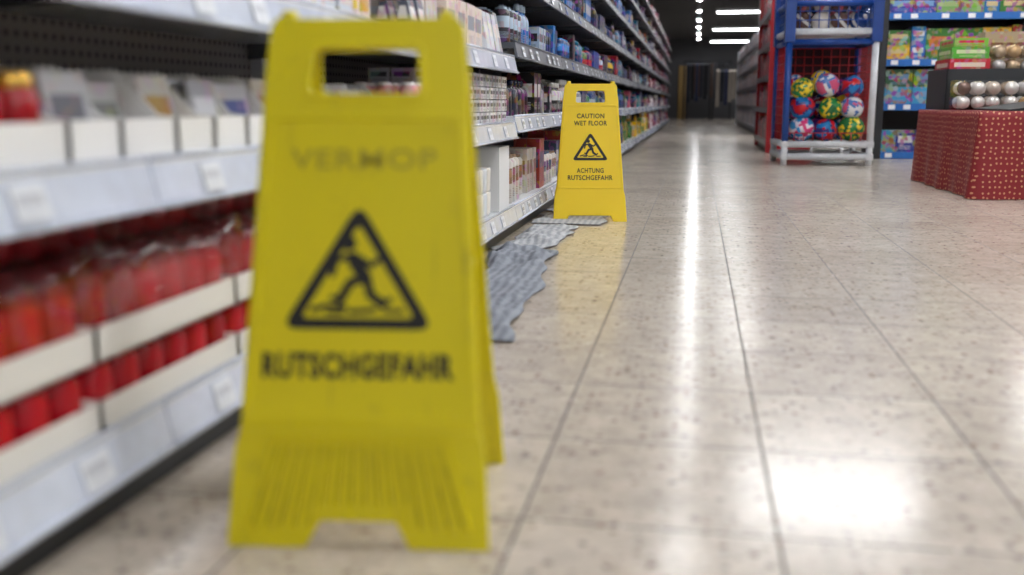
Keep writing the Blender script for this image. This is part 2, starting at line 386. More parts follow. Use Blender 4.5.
# ------------------------------------------------------------------ room
def slab(name,x0,x1,y0,y1,z0,z1,mat):
    b=MB(); b.box(x0,x1,y0,y1,z0,z1,mat); return b.build(name)
slab('floor',-5,8,-4,46,-.1,0,floor_mat())
M_CEIL=plain('ceiling_panel',(.13,.13,.135),.8); M_WALL=plain('wall_paint',(.5,.5,.5),.7); M_WALLD=plain('wall_dark',(.10,.10,.11),.7)
slab('ceiling',-5,8,-4,46,3.3,3.4,M_CEIL)
slab('wall_left',-5.1,-5,-4,46,0,3.3,M_WALL); slab('wall_right',8,8.1,-4,46,0,3.3,M_WALL)
slab('wall_back',-5,8,-4.1,-4,0,3.3,M_WALL); slab('wall_far',-5,8,46,46.1,0,3.3,M_WALLD)

M_TUBE=emis('lamp_diffuser',(.97,.985,1),17.5); M_SPOT=emis('spot_lens',(.97,.985,1),240)
mb=MB()
def lamp(x,y):
    d=.36 if y<20 else .17
    mb.box(x-.8,x+.8,y-d,y+d,3.02,3.10,M_WHITE)
    mb.box(x-.77,x+.77,y-d+.03,y+d-.03,3.005,3.02,M_TUBE)
    for s_ in (-.6,.6): mb.rod((x+s_,y,3.1),(x+s_,y,3.3),.006,M_DARK,n=6)
for y in (-2.2,1.9,5.2,8.9,15.7,22.7,29.7,36.7,43.7): lamp(1.25,y)
for y in (-2.2,1.7,5.2,8.7,12.2,15.7,19.2,22.7): lamp(4.6,y)  # extra column out of view, added for illumination from the right
for y in (29.7,36.7): lamp(4.6,y)
for y in (-2.2,1.7,5.2,8.7,12.2,15.7): lamp(-3.2,y)  # another unseen column, added to light the left side
mb.build('ceiling_light')
mb=MB()
for i in range(14):
    y=1.2+3.1*i
    mb.rod((-.02,y,3.3),(-.02,y,3.12),.02,M_WHITE,n=8)
    mb.rod((-.02,y,3.12),(-.02,y,3.0),.07,M_WHITE,n=14)
    mb.rod((-.02,y,3.0),(-.02,y,2.992),.050,M_SPOT,n=14)
mb.box(-.04,0,-2,44,3.27,3.3,M_WHITE)
mb.build('spotlight_track')

# ------------------------------------------------------------------ left gondola
XF=-.65; XB=-1.10
g=MB()
Y0=-1.42; secs=[Y0+1.28*i for i in range(0,22)]
for i in range(len(secs)-1):
    a,b=secs[i],secs[i+1]
    far = a>=3.65
    sh=[.12,.45,.72,.98,1.25,1.52,1.78] if far else [.12,.43,.665,.95,1.25,1.55]
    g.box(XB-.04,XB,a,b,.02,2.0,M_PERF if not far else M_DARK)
    g.box(XB,XF-.045,a,b,0,.07,M_DARK)
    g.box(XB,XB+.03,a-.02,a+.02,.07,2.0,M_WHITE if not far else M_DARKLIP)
    for k,z in enumerate(sh):
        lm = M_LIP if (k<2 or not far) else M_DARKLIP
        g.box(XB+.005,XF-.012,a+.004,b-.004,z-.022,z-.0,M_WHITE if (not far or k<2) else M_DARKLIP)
        g.hexa([(XF-.012,a+.002,z-.055),(XF,a+.002,z-.058),(XF,b-.002,z-.058),(XF-.012,b-.002,z-.055),(XF-.02,a+.002,z+.004),(XF-.014,a+.002,z+.004),(XF-.014,b-.002,z+.004),(XF-.02,b-.002,z+.004)],lm)
        g.rod((XF+.001,a+.002,z-.056),(XF+.001,b-.002,z-.056),.004,lm,n=8)
        g.rod((XF-.014,a+.002,z+.003),(XF-.014,b-.002,z+.003),.004,lm,n=8)
        for yy in (a+.05,b-.05):
            g.hexa([(XB+.01,yy-.002,z-.06),(XF-.05,yy-.002,z-.03),(XF-.05,yy+.002,z-.03),(XB+.01,yy+.002,z-.06),(XB+.01,yy-.002,z-.022),(XF-.05,yy-.002,z-.022),(XF-.05,yy+.002,z-.022),(XB+.01,yy+.002,z-.022)],M_DARKLIP)
g.build('gondola_shelving')
t=MB()
for i in range(len(secs)-1):
    a=secs[i]; far=a>=3.65
    sh=[.12,.45,.72,.98,1.25,1.52] if far else [.12,.43,.665]
    if a>18: continue
    for z in sh:
        y=a+.12
        while y<a+1.2:
            c=(.74,.77,.84) if R.random()<.85 or not far else lin(40,90,180)
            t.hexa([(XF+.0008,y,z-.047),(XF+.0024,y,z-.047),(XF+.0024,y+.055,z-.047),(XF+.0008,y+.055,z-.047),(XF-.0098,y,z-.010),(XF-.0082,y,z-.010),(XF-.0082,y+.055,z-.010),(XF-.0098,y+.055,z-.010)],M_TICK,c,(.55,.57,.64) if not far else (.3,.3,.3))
            y+=R.uniform(.13,.33)
t.build('price_tickets')

P_BLUE=[lin(20,70,160),lin(30,120,200),lin(10,40,100),lin(180,200,220),lin(0,110,150),lin(15,50,120)]
P_MIX=[lin(200,30,40),lin(240,200,30),lin(30,120,60),lin(20,80,170),lin(230,230,230),lin(230,120,40),lin(120,40,120),lin(30,30,35),lin(230,110,140),lin(40,160,180)]
P_PALE=[lin(235,232,228),lin(225,215,210),lin(240,225,215),lin(215,220,228),lin(230,205,205),lin(200,205,215)]
P_DARK=[lin(25,25,30),lin(20,30,60),lin(45,20,25),lin(15,15,18),lin(50,50,60),lin(130,130,140),lin(20,60,120)]

def product(mb,kind,x,y,z,w,d,h,c,c2,n):
    if kind=='box':
        mb.box(x-d,x,y-w/2,y+w/2,z,z+h,M_PRINT,c,c2)
    elif kind=='bottle':
        r=w*.47; cx=x-r
        prof=[(r*.9,0),(r,.01*h),(r,.62*h),(r*.85,.72*h),(r*.4,.8*h),(r*.4,.84*h),(r*.5,.84*h),(r*.46,h)]
        mb.lathe(cx,y,z,prof,n,M_PRINT,c,c2,M_ATTR,c2,5)
    elif kind=='can':
        r=w*.47; cx=x-r
        mb.lathe(cx,y,z,[(r*.92,0),(r,.03*h),(r,.86*h),(r*.7,.93*h),(r*.7,.99*h),(r*.6,h)],n,M_PRINT,c,c2,M_ATTR,c2,3)
    elif kind=='bag':
        a=.12*d
        mb.hexa([(x-d,y-w/2,z),(x,y-w/2,z),(x,y+w/2,z),(x-d,y+w/2,z),(x-d/2-a,y-w*.42,z+h),(x-d/2+a,y-w*.42,z+h),(x-d/2+a,y+w*.42,z+h),(x-d/2-a,y+w*.42,z+h)],M_PRINT,c,c2)
def fill(mb,y0,y1,xf,z,maxh,pal,kinds,rows=2,n=10,wr=(.05,.09),hr=(.55,.95),w3=(.6,.6,.6)):
    y=y0
    while True:
        k=R.choice(kinds); w=R.uniform(*wr); c=R.choice(pal); c2=R.choice(pal+[w3]); h=maxh*R.uniform(*hr)
        if k=='box': w*=R.choice((1,1.4,1.8))
        if k=='can': h=min(h,w*2.2)
        d=R.uniform(.05,.1) if k in('box','bag') else w
        cnt=R.choice((2,3,3,4)); fx=xf-R.uniform(0,.05)
        layers = 2 if (h<maxh*.48 and k=='box') else 1
        for _ in range(cnt):
            if y+w>y1: return
            for r_ in range(rows):
                for l in range(layers):
                    product(mb,k,fx-r_*(d+.004)-R.uniform(0,.006),y+w/2,z+.001+l*(h+.001),w*.96,d,h,c,c2,n)
            y+=w*1.02
        y+=R.uniform(0,.02)

mb=MB()
for i,a in enumerate(secs[:-1]):
    if a<3.65: continue
    b=a+1.28; n=12 if a<8 else 8; rows=2 if a<12 else 1
    hts=[.12,.45,.72,.98,1.25,1.52,1.78]; gaps=[.26,.20,.19,.20,.20,.20,.22]
    for z,gp in zip(hts,gaps):
        if a<5.5:
            pal = {0:[lin(110,50,40),lin(90,60,40),lin(60,80,110),lin(200,195,190),lin(160,60,50),lin(130,100,75)],1:P_DARK,2:P_DARK+P_BLUE,3:P_BLUE+P_DARK}.get(hts.index(z),P_BLUE)
            kinds=['bottle','can','bottle','box'] if z>.2 else ['can','box']
        elif a<9: pal= (P_BLUE+P_DARK+P_MIX[:3]) if z<.9 else P_BLUE+P_DARK; kinds=['box','bottle','bottle','can']
        elif a<15: pal=(P_MIX+P_DARK+P_BLUE) if z>.2 else [lin(245,200,20),lin(250,210,30),lin(60,140,60)]; kinds=['box','bottle','bag']
        else: pal=[lin(235,230,230),lin(200,120,140),lin(170,30,45),lin(225,225,235),lin(185,75,100),lin(100,40,60),lin(70,90,150)]; kinds=['box','bottle','bag']
        fill(mb,a+.03,b-.03,XF-.03,z,gp,pal,kinds,rows,n)
mb.build('household_products')

mb=MB()
fill(mb,2.45,3.68,XF-.03,.665,.15,P_PALE[:4]+[lin(160,165,175),lin(235,180,190),lin(90,95,110)],['box','bag'],2,12,(.05,.08),(.6,1),(.2,.2,.25))
fill(mb,-.1,2.40,XF-.08,.665,.16,P_PALE[:4]+[lin(240,150,180),lin(240,210,90)],['box','can'],2,14,(.05,.07),(.5,.8))
mb.build('boxed_goods')
mb=MB()
y=2.62
pals=[lin(225,225,228),lin(205,207,215),lin(175,180,190)]
while y<3.66:
    w=.052
    for l in range(4):
        for r_ in range(3):
            o=R.uniform(-.002,.002)
            mb.box(XF-.035-r_*.062-.058+o,XF-.035-r_*.062+o,y+.002,y+w-.004,.431+l*.041,.431+l*.041+.038,M_PRINT,R.choice(pals),R.choice([lin(90,95,105),lin(60,65,75),lin(40,40,46)]))
    y+=w
for k in range(3):
    for r_ in range(3): product(mb,'can',XF-.03-r_*.06,2.44+k*.056,.431,.054,.054,.12,lin(230,150,150),lin(245,240,235),14)
mb.build('small_cartons')
mb=MB()
y=2.48
while y<3.36:
    c=R.choice([lin(235,225,215),lin(225,190,180),lin(225,228,230),lin(185,165,155),lin(240,235,225)])
    for r_ in range(4):
        for l in range(2):
            mb.lathe(XF-.062-r_*.060,y+.029,.121+l*.082,[(.020,0),(.025,.006),(.027,.074),(.025,.08),(.023,.08),(.021,.071),(.0,.071)],14,M_ATTR,c)
    y+=.0605
mb.build('candle_glasses')
mb=MB()
def carton(x0,x1,y0,y1,z,h,c=(.74,.74,.74)):
    tk=.003
    mb.box(x0,x1,y0,y1,z,z+tk,M_CARD,c)
    mb.box(x1-tk,x1,y0,y1,z+tk,z+h,M_CARD,c); mb.box(x0,x0+tk,y0,y1,z+tk,z+h,M_CARD,c)
    mb.box(x0+tk,x1-tk,y0,y0+tk,z+tk,z+h,M_CARD,c); mb.box(x0+tk,x1-tk,y1-tk,y1,z+tk,z+h,M_CARD,c)
carton(XF-.30,XF-.025,3.46,3.65,.121,.225)
for k in range(3): mb.box(XF-.10-k*.08,XF-.04-k*.08,3.48,3.63,.125,.30,M_PRINT,lin(190,180,170),lin(120,90,80))
mb.build('display_carton')

# --- red candles on base shelf
ck=empty('candle_multipack')
def red_pack(mb,y0,z,nj,rows,hj,w,off=0,th=.044):
    pitch=w/nj; x1=XF-.022-off
    dep=rows*pitch+.008
    tk=.003; c=(.80,.77,.72)
    if th:
        mb.box(x1-dep,x1,y0,y0+w,z,z+tk,M_CARD,c)
        mb.box(x1-tk,x1,y0,y0+w,z,z+th,M_CARD,c); mb.box(x1-dep,x1-dep+tk,y0,y0+w,z,z+th,M_CARD,c)
        mb.box(x1-dep,x1,y0,y0+tk,z,z+th,M_CARD,c); mb.box(x1-dep,x1,y0+w-tk,y0+w,z,z+th,M_CARD,c)
    r=pitch*.47
    for i in range(nj):
        for k in range(rows):
            red=R.choice([(.44,.002,.012),(.33,.002,.009),(.50,.003,.014)])
            mb.lathe(x1-.006-pitch*(k+.5)*.98, y0+pitch*(i+.5), z+.004,[(r*.82,0),(r*.95,.012),(r,.03),(r*.97,hj*.80),(r*.8,hj*.88),(r*.86,hj*.89),(r*.86,hj*.97),(r*.7,hj)],16,M_ATTR,red,red,M_ATTR,(.26,.002,.008),5)
packs=MB(); ydiv=[]; y=.30
while y<2.35:
    w=.36
    red_pack(packs,y,.121,6,5,.080,w-.006,0,.036)
    red_pack(packs,y,.203,6,5,.096,w-.006,0,.042)
    red_pack(packs,y,.304,6,3,.056,w-.006,.12,0)
    ydiv.append((y,w)); y+=w
packs.build('red_candles',ck)
bm=bmesh.new()
for (y,w) in ydiv:
    nx,ny=34,34; x1=XF-.018; dep=5*.059+.014
    vs=[[None]*(ny+1) for _ in range(nx+1)]
    for i in range(nx+1):
        for j in range(ny+1):
            u=i/nx; v=j/ny
            if u<.25: x=x1-.006*u; z=.250+u/.25*.054
            elif u<.5: x=x1-(u-.25)/.25*.12; z=.304+(u-.25)/.25*.03
            else: x=x1-.12-(u-.5)/.5*(dep-.12); z=.334+min(1,(u-.5)*5)*.028
            yy=y+v*(w-.006)
            p=Vector((x*20,yy*20,z*20))
            nn=abs(noise.noise(p))*.026+abs(noise.noise(p*2.3))*.012
            z+=nn if u>=.22 else nn*.3; x+=(nn*.35) if u<.35 else 0
            edge=min(v,1-v)
            if edge<.10: z+=(.10-edge)*.30*(1+noise.noise(p*1.5))*(1 if u>.22 else .1)
            z=min(z,.372)
            vs[i][j]=bm.verts.new((min(x,XF-.004),yy,z))
    for i in range(nx):
        for j in range(ny): f=bm.faces.new((vs[i][j],vs[i+1][j],vs[i+1][j+1],vs[i][j+1])); f.smooth=True
me=bpy.data.meshes.new('plastic_film'); bm.to_mesh(me); bm.free(); me.materials.append(M_FILM)
link(bpy.data.objects.new('plastic_film',me),ck)

mb=MB(); white=(.86,.85,.84)
def shelf_ready(y0,w,contents):
    x1=XF-.03; d=.30; z=.431; tk=.0025; hf=.050; hb=.112
    mb.box(x1-d,x1,y0,y0+w,z,z+tk,M_CARD,white)
    mb.box(x1-tk,x1,y0,y0+w,z,z+hf,M_CARD,white)
    for ya in (y0,y0+w-tk):
        pts=[(x1,hf),(x1-.03,hf+.004),(x1-.085,hb),(x1-d,hb)]
        for (xa,ha),(xb,hb_) in zip(pts,pts[1:]):
            mb.hexa([(xb,ya,z),(xa,ya,z),(xa,ya+tk,z),(xb,ya+tk,z),(xb,ya,z+hb_),(xa,ya,z+ha),(xa,ya+tk,z+ha),(xb,ya+tk,z+hb_)],M_CARD,white)
    mb.box(x1-d,x1-d+tk,y0,y0+w,z,z+hb,M_CARD,white)
    c=contents; n=R.choice((7,8,10)); st=R.uniform(.01,.05)
    for k in range(n):
        xx=x1-.012-st-k*.020; ln=R.uniform(.010,.02)
        h=.102+R.uniform(-.010,.008)
        ya,yb=y0+.006,y0+w-.006
        mb.hexa([(xx-.014,ya,z+.004),(xx,ya,z+.004),(xx,yb,z+.004),(xx-.014,yb,z+.004),(xx-.010-ln,ya,z+h),(xx-.006-ln,ya,z+h),(xx-.006-ln,yb,z+h),(xx-.010-ln,yb,z+h)],M_SACH,c[0],c[1])
y=1.012; cs=[((.45,.45,.48),(.12,.12,.15)),((.55,.55,.55),(.2,.2,.2)),((.55,.54,.52),(.40,.22,.03)),((.3,.3,.34),(.6,.6,.64)),((.5,.5,.54),(.04,.07,.28)),((.55,.5,.42),(.34,.20,.06))]
i=0
while y<2.28:
    w_=R.choice((.095,.12,.135)); shelf_ready(y,w_,cs[i%6]); y+=w_+R.uniform(.008,.02); i+=1
mb.build('sachet_display_cartons')
mb=MB()
x1=XF-.028
mb.box(x1-.25,x1,.30,1.0,.431,.434,M_CARD,white); mb.box(x1-.003,x1,.30,1.0,.434,.480,M_CARD,white)
mb.box(x1-.25,x1,.997,1.0,.434,.480,M_CARD,white)
for i in range(11):
    for k in range(4):
        yy=.368+i*.0595; c=(.36,.003,.01)
        mb.lathe(x1-.034-k*.059,yy,.435,[(.022,0),(.026,.006),(.026,.072),(.022,.080),(.022,.081),(.022,.092),(.018,.098)],14,M_ATTR,c,lin(190,140,60),M_METB,lin(215,170,80),4)
mb.build('gold_lid_candles')

# ------------------------------------------------------------------ absorbent cloths
def cloth(name,pts,w,mat,seed,amp=.02,fr=1.):
    bm=bmesh.new(); n=200; m=56; C=[Vector(p) for p in pts]
    segs=[(C[i+1]-C[i]).length for i in range(len(C)-1)]; T=sum(segs)
    rows=[]
    for i in range(n+1):
        s=T*i/n; k=0
        while k<len(segs)-1 and s>segs[k]: s-=segs[k]; k+=1
        t=s/segs[k]; p=C[k].lerp(C[k+1],t); d=(C[k+1]-C[k]).normalized(); nn=Vector((d.y,-d.x))
        row=[]
        for j in range(m+1):
            v=j/m-.5; ww=w*(1+.30*noise.noise(Vector((i*.04,seed,0))))
            q=p+nn*v*ww+nn*.05*noise.noise(Vector((i*.03,seed+5,1)))
            wx=noise.noise(Vector((q.x*4,q.y*4,seed+3))); wy=noise.noise(Vector((q.x*4,q.y*4,seed+13)))
            a=.5+.5*math.sin(26*fr*(q.x*.8+wx*.26)+7*fr*q.y+6*wy)
            b2=.5+.5*math.sin(13*fr*q.y-20*q.x+9*wx+4*wy)
            big=.55+.9*noise.noise(Vector((q.x*4,q.y*3,seed+20)))
            fine=noise.noise(Vector((q.x*34,q.y*28,seed)))*.20+noise.noise(Vector((q.x*16,q.y*60,seed+2)))*.10
            z=.006+amp*(a*a*.5+b2*b2*.3+fine)*max(.3,big)
            e=min(j,m-j)/m; e2=min(i,n-i)/n; k1=min(1,e*6); k2=min(1,e2*16)
            z=.004+(z-.004)*(math.sin(k1*math.pi/2)*.9+.1)*(k2*.9+.1)
            row.append(bm.verts.new((q.x,q.y,max(.003,z))))
        rows.append(row)
    for i in range(n):
        for j in range(m): f=bm.faces.new((rows[i][j],rows[i][j+1],rows[i+1][j+1],rows[i+1][j])); f.smooth=True
    me=bpy.data.meshes.new(name); bm.to_mesh(me); bm.free(); me.materials.append(mat)
    o=link(bpy.data.objects.new(name,me))
    s=o.modifiers.new('thickness','SOLIDIFY'); s.thickness=.003; s.offset=1
    return o
def cloth_mat(name,c1,c2):
    m,nt,b=newmat(name); L=nt.links.new
    tc=N(nt,'ShaderNodeTexCoord'); wv=N(nt,'ShaderNodeTexWave'); wv.inputs['Scale'].default_value=12; wv.inputs['Distortion'].default_value=3; wv.bands_direction='X'
    L(tc.outputs['Object'],wv.inputs['Vector'])
    r=N(nt,'ShaderNodeValToRGB'); r.color_ramp.elements[0].position=.2; r.color_ramp.elements[1].position=.8
    r.color_ramp.elements[0].color=(*c1,1); r.color_ramp.elements[1].color=(*c2,1); L(wv.outputs['Fac'],r.inputs[0]); L(r.outputs[0],b.inputs['Base Color'])
    nz=N(nt,'ShaderNodeTexNoise'); nz.inputs['Scale'].default_value=350; L(tc.outputs['Object'],nz.inputs['Vector'])
    bp=N(nt,'ShaderNodeBump'); bp.inputs['Strength'].default_value=.5; bp.inputs['Distance'].default_value=.002; L(nz.outputs['Fac'],bp.inputs['Height']); L(bp.outputs['Normal'],b.inputs['Normal'])
    b.inputs['Roughness'].default_value=.9; return m
MC1=cloth_mat('wet_towel',(.20,.215,.25),(.29,.31,.35)); MC2=cloth_mat('pale_towel',(.36,.375,.40),(.50,.505,.52))
cloth('floor_towel',[(-.50,2.02),(-.505,2.5),(-.53,2.9),(-.56,3.35)],.20,MC1,1.3,.055)
cloth('floor_towel',[(-.57,3.30),(-.56,3.7),(-.56,4.06)],.17,MC2,4.1,.035)
cloth('floor_towel',[(-.53,4.12),(-.51,4.6),(-.54,5.1)],.28,MC2,7.7,.022)

# ------------------------------------------------------------------ ball cage
cg=empty('ball_cage',(1.03,8.86,0),math.radians(3))
b=MB(); W=.335; D=.335
for sx in(-1,1):
    for sy in(-1,1):
        x,y=sx*W,sy*D
        b.rod((x,y,.0),(x,y,.17),.026,M_WHITE,n=10)
        b.rod((x,y,.17),(x,y,.98),.028,M_WHITE if (sx>0 and sy<0) else M_BLUE,n=10)
        b.box(x-.040,x+.040,y-.040,y+.040,.98,1.95,M_BLUE)
for z in (.07,.17,1.06):
    for s_ in(-1,1):
        b.rod((-W-.03,s_*D,z),(W+.03,s_*D,z),.028,M_WHITE,n=10); b.rod((s_*W,-D-.03,z),(s_*W,D+.03,z),.028,M_WHITE,n=10)
for z in (.98,1.28,1.93):
    for s_ in(-1,1):
        b.rod((-W,s_*D,z),(W,s_*D,z),.024,M_BLUE,n=8); b.rod((s_*W,-D,z),(s_*W,D,z),.024,M_BLUE,n=8)
for x in (-.12,.12):
    b.rod((x,-D,.07),(x,-D,.17),.012,M_WHITE,n=8)
b.box(-W,W,-D,D,.155,.17,M_WHITE); b.box(-W,W,-D,D,1.05,1.065,M_WHITE)
b.build('frame',cg)
b=MB()
def wires(b,z0,z1,m,zf=None,r=.0045):
    n=9
    for i in range(n+1):
        p=-W+2*W*i/n
        b.rod((p,D-.02,z0),(p,D-.02,z1),r,m,n=5); b.rod((-W,p*D/W,z0),(-W,p*D/W,z1),r,m,n=5); b.rod((W,p*D/W,z0),(W,p*D/W,z1),r,m,n=5)
        b.rod((p,-D,z0),(p,-D,zf or z1),r,m,n=5)
    z=z0
    while z<=z1+.001:
        b.rod((-W,D-.02,z),(W,D-.02,z),r,m,n=5); b.rod((-W,-D,z),(-W,D,z),r,m,n=5); b.rod((W,-D,z),(W,D,z),r,m,n=5)
        if z<=(zf or z1)+.001: b.rod((-W,-D,z),(W,-D,z),r,m,n=5)
        z+=.07
wires(b,.19,.96,M_REDW,.26); wires(b,1.08,1.90,M_BLUE,1.26)
b.build('wire_grid',cg)
b=MB()
MNB=plain('net_cloth',(.05,.012,.02),.8)
b.box(-W+.02,W-.02,D-.008,D-.004,.19,.96,MNB); b.box(-W+.02,W-.02,D-.008,D-.004,1.08,1.9,M_DARK)
b.build('net_backing',cg)
b=MB()
bc=[(lin(215,60,120),lin(235,225,235),lin(60,150,210)),(lin(15,120,160),lin(20,160,180),lin(20,90,160)),(lin(245,190,20),lin(40,110,170),lin(250,210,60)),(lin(200,25,35),lin(220,220,220),lin(30,60,150)),(lin(80,40,120),lin(170,60,140),lin(40,40,90)),(lin(235,235,240),lin(90,130,200),lin(215,90,130)),(lin(50,140,70),lin(240,210,50),lin(40,110,60)),(lin(200,30,40),lin(60,50,120),lin(30,120,190))]
def ball(b,x,y,z,r,c,t):
    sd=R.uniform(0,90)
    def cf(i,k):
        th=2*math.pi*i/24; ph=math.pi*k/16
        v=noise.noise(Vector((math.sin(ph)*math.cos(th)*1.7+sd,math.sin(ph)*math.sin(th)*1.7,math.cos(ph)*1.7)))
        return c[0] if v>.12 else (c[1] if v>-.12 else c[2])
    b.sphere(x,y,z,r,M_ATTR,cf,24,16,t)
q=0
for li,z in enumerate((.19,.355,.51)):
    for ix in range(3):
        for iy in range(3):
            if li==2 and (ix+iy)%4==3: continue
            r=.088+R.uniform(0,.018)
            x=-.205+ix*.205+R.uniform(-.02,.02)+(.03 if li==1 and ix<2 else 0); y=-.205+iy*.205
            ball(b,x,y,z+r+R.uniform(0,.02)*li+(.03 if (li==2 and ix==1) else 0),r,bc[(q*5+li*2)%8],(R.uniform(-1,1),R.uniform(-1,1),R.uniform(0,3))); q+=1
b.build('toy_balls',cg)
b=MB()
for ix in range(4):
    for iy in range(3):
        c=[lin(25,25,40),lin(90,60,50),lin(30,60,120),lin(200,190,180)][R.randrange(4)]
        r=.078; b.sphere(-.225+ix*.15,-.2+iy*.2,1.07+r,r,M_ATTR,lambda i,k,c=c:c if k%4 else (.6,.55,.5),14,10,(R.random(),R.random(),0))
        b.sphere(-.21+ix*.14,-.2+iy*.2,1.07+r*2.7,r*.9,M_ATTR,lambda i,k,c=c:c if i%5 else (.5,.1,.1),14,10,(R.random(),R.random(),0))
b.build('plush_toys',cg)

# ------------------------------------------------------------------ toy shelf
ts=empty('toy_shelf',(1.59,9.6,0),math.radians(3))
b=MB(); b2=MB(); WT=3.6
b.box(0,WT,.46,.5,0,2.1,M_DARK)
for x in (0,1.2,2.4,WT-.04): b.box(x,x+.06,-.01,.46,0,2.1,M_DARK)
M_LB=plain('blue_price_rail',(.025,.15,.48),.3)
shz=[.06,.49,.88,1.28,1.68]
tp=[lin(60,120,50),lin(30,100,180),lin(70,140,190),lin(220,170,40),lin(50,90,60),lin(170,50,40),lin(110,160,80),lin(50,60,140),lin(20,110,170),lin(60,150,190)]
for zi,z in enumerate(shz):
    b.box(.06,WT-.04,.02,.46,z-.03,z,M_DARK)
    b.box(.062,WT-.042,-.012,.018,z-.055,z+.005,M_LB)
    x=.1
    while x<WT-.15:
        b.box(x,x+.06,-.016,-.012,z-.045,z-.005,M_ATTR,(.85,.85,.85)); x+=R.uniform(.12,.3)
    x=.07
    while x<WT-.35:
        w=R.choice((.13,.17,.2,.24)); h=R.uniform(.25,.32); c=R.choice(tp); cc=R.choice([lin(150,170,110),lin(200,180,130),lin(110,150,190),lin(200,110,60),lin(210,210,210)])
        if zi==0 and x<.9: h=.2
        for _ in range(R.choice((1,2))):
            if x+w>WT-.06: break
            if R.random()<.5 and h>.24:
                b2.box(x,x+w-.006,.03,.16,z+.001,z+h*.5,M_TOY,c,cc); b2.box(x+.003,x+w-.006,.03,.16,z+h*.5+.001,z+h,M_TOY,R.choice(tp),cc)
            else: b2.box(x,x+w-.006,.03+R.uniform(0,.02),.16,z+.001,z+h,M_TOY,c,cc)
            b2.box(x+.004,x+w-.01,.17,.30,z+.001,z+h*.97,M_TOY,c,cc); x+=w
b.build('shelf_frame',ts); b2.build('toy_boxes',ts)
# ------------------------------------------------------------------ covered display table
def dots():
    m,nt,bb=newmat('red_dotted_cloth'); L=nt.links.new
    uv=N(nt,'ShaderNodeUVMap'); uv.uv_map='UVMap'
    v=N(nt,'ShaderNodeTexVoronoi'); v.voronoi_dimensions='2D'; v.inputs['Scale'].default_value=34; v.inputs['Randomness'].default_value=.4; L(uv.outputs[0],v.inputs['Vector'])
    l=N(nt,'ShaderNodeMath',operation='LESS_THAN'); l.inputs[1].default_value=.19; L(v.outputs['Distance'],l.inputs[0])
    mx=N(nt,'ShaderNodeMixRGB'); mx.inputs[1].default_value=(.22,.006,.012,1); mx.inputs[2].default_value=(.55,.26,.14,1); L(l.outputs[0],mx.inputs[0]); L(mx.outputs[0],bb.inputs['Base Color'])
    bb.inputs['Roughness'].default_value=.6; return m
tb=empty('display_table',(1.45,5.62,0),math.radians(1))
MR=dots(); bm=bmesh.new(); TW,TD,TH=1.5,1.38,.455
per=[]
def seg(a,b_,n):
    for i in range(n): t=i/n; per.append((a[0]+(b_[0]-a[0])*t,a[1]+(b_[1]-a[1])*t))
seg((0,0),(TW,0),60); seg((TW,0),(TW,TD),50); seg((TW,TD),(0,TD),60); seg((0,TD),(0,0),50)
uvl=bm.loops.layers.uv.new('UVMap')
rings=[]
for k in range(13):
    f=k/12; z=TH*(1-f)+.004; ring=[]
    for i,(x,y) in enumerate(per):
        nx=0;ny=0
        if y==0: ny=-1
        elif abs(y-TD)<1e-6: ny=1
        if x==0 : nx=-1
        elif abs(x-TW)<1e-6: nx=1
        s=f**1.2*(.012*math.sin(i*.55)+.010*math.sin(i*.23+1)+.018)
        ring.append(bm.verts.new((x+nx*s,y+ny*s,z)))
    rings.append(ring)
n=len(per)
for k in range(12):
    for i in range(n):
        f=bm.faces.new((rings[k][i],rings[k+1][i],rings[k+1][(i+1)%n],rings[k][(i+1)%n])); f.smooth=True
        z0_,z1_=TH*(1-k/12),TH*(1-(k+1)/12)
        for lp,(uu,vv) in zip(f.loops,((i*.0265,z0_),(i*.0265,z1_),((i+1)*.0265,z1_),((i+1)*.0265,z0_))): lp[uvl].uv=(uu,vv)
f=bm.faces.new(rings[0])
for lp in f.loops: lp[uvl].uv=(lp.vert.co.x,lp.vert.co.y)
me=bpy.data.meshes.new('table_cloth'); bm.to_mesh(me); bm.free(); me.materials.append(MR)
link(bpy.data.objects.new('table_cloth',me),tb)
b=MB()
bx0,bx1,by0,by1=.03,1.42,.86,1.33; z0=TH+.006
b.box(bx0,bx1,by0,by1,z0,z0+.01,M_DARK)
b.box(bx0,bx1,by0,by0+.014,z0,z0+.24,M_DARK); b.box(bx0,bx1,by1-.014,by1,z0,z0+.24,M_DARK)
for x in (bx0,bx1-.014): b.box(x,x+.014,by0,by1,z0,z0+.24,M_DARK)
b.box(bx0+.014,bx1-.014,by0+.014,by1-.014,z0+.205,z0+.215,M_DARK)
b.hexa([(.16,.05,z0),(bx1,.05,z0),(bx1,.50,z0),(.10,.50,z0),(.16,.05,z0+.006),(bx1,.05,z0+.16),(bx1,.50,z0+.20),(.10,.50,z0+.010)],M_DARK)
b.build('merchandise_bin',tb)
b=MB()
def orn_pack(x,y,z,nx,nz,c,r=.03,ny=2):
    for i in range(nx):
        for j in range(ny):
            for k in range(nz):
                cc=R.choice(c); b.sphere(x+r+i*2*r*1.02,y+r+j*2*r*1.02,z+r+k*2*r*1.02,r*.98,M_ORN,lambda a,bb_:cc,16,10)
                b.rod((x+r+i*2*r*1.02,y+r+j*2*r*1.02,z+r+k*2*r*1.02+r*.9),(x+r+i*2*r*1.02,y+r+j*2*r*1.02,z+r+k*2*r*1.02+r*1.02),r*.2,M_METB,lin(220,200,140),6)
    b.box(x-.003,x+nx*2*r*1.02+.003,y-.003,y+ny*2*r*1.02+.003,z-.001,z+nz*2*r*1.02+.004,M_CLEAR)
gold=[lin(195,160,115),lin(185,160,130)]; silv=[lin(190,185,185),lin(205,190,178),lin(120,95,85),lin(225,220,215)]
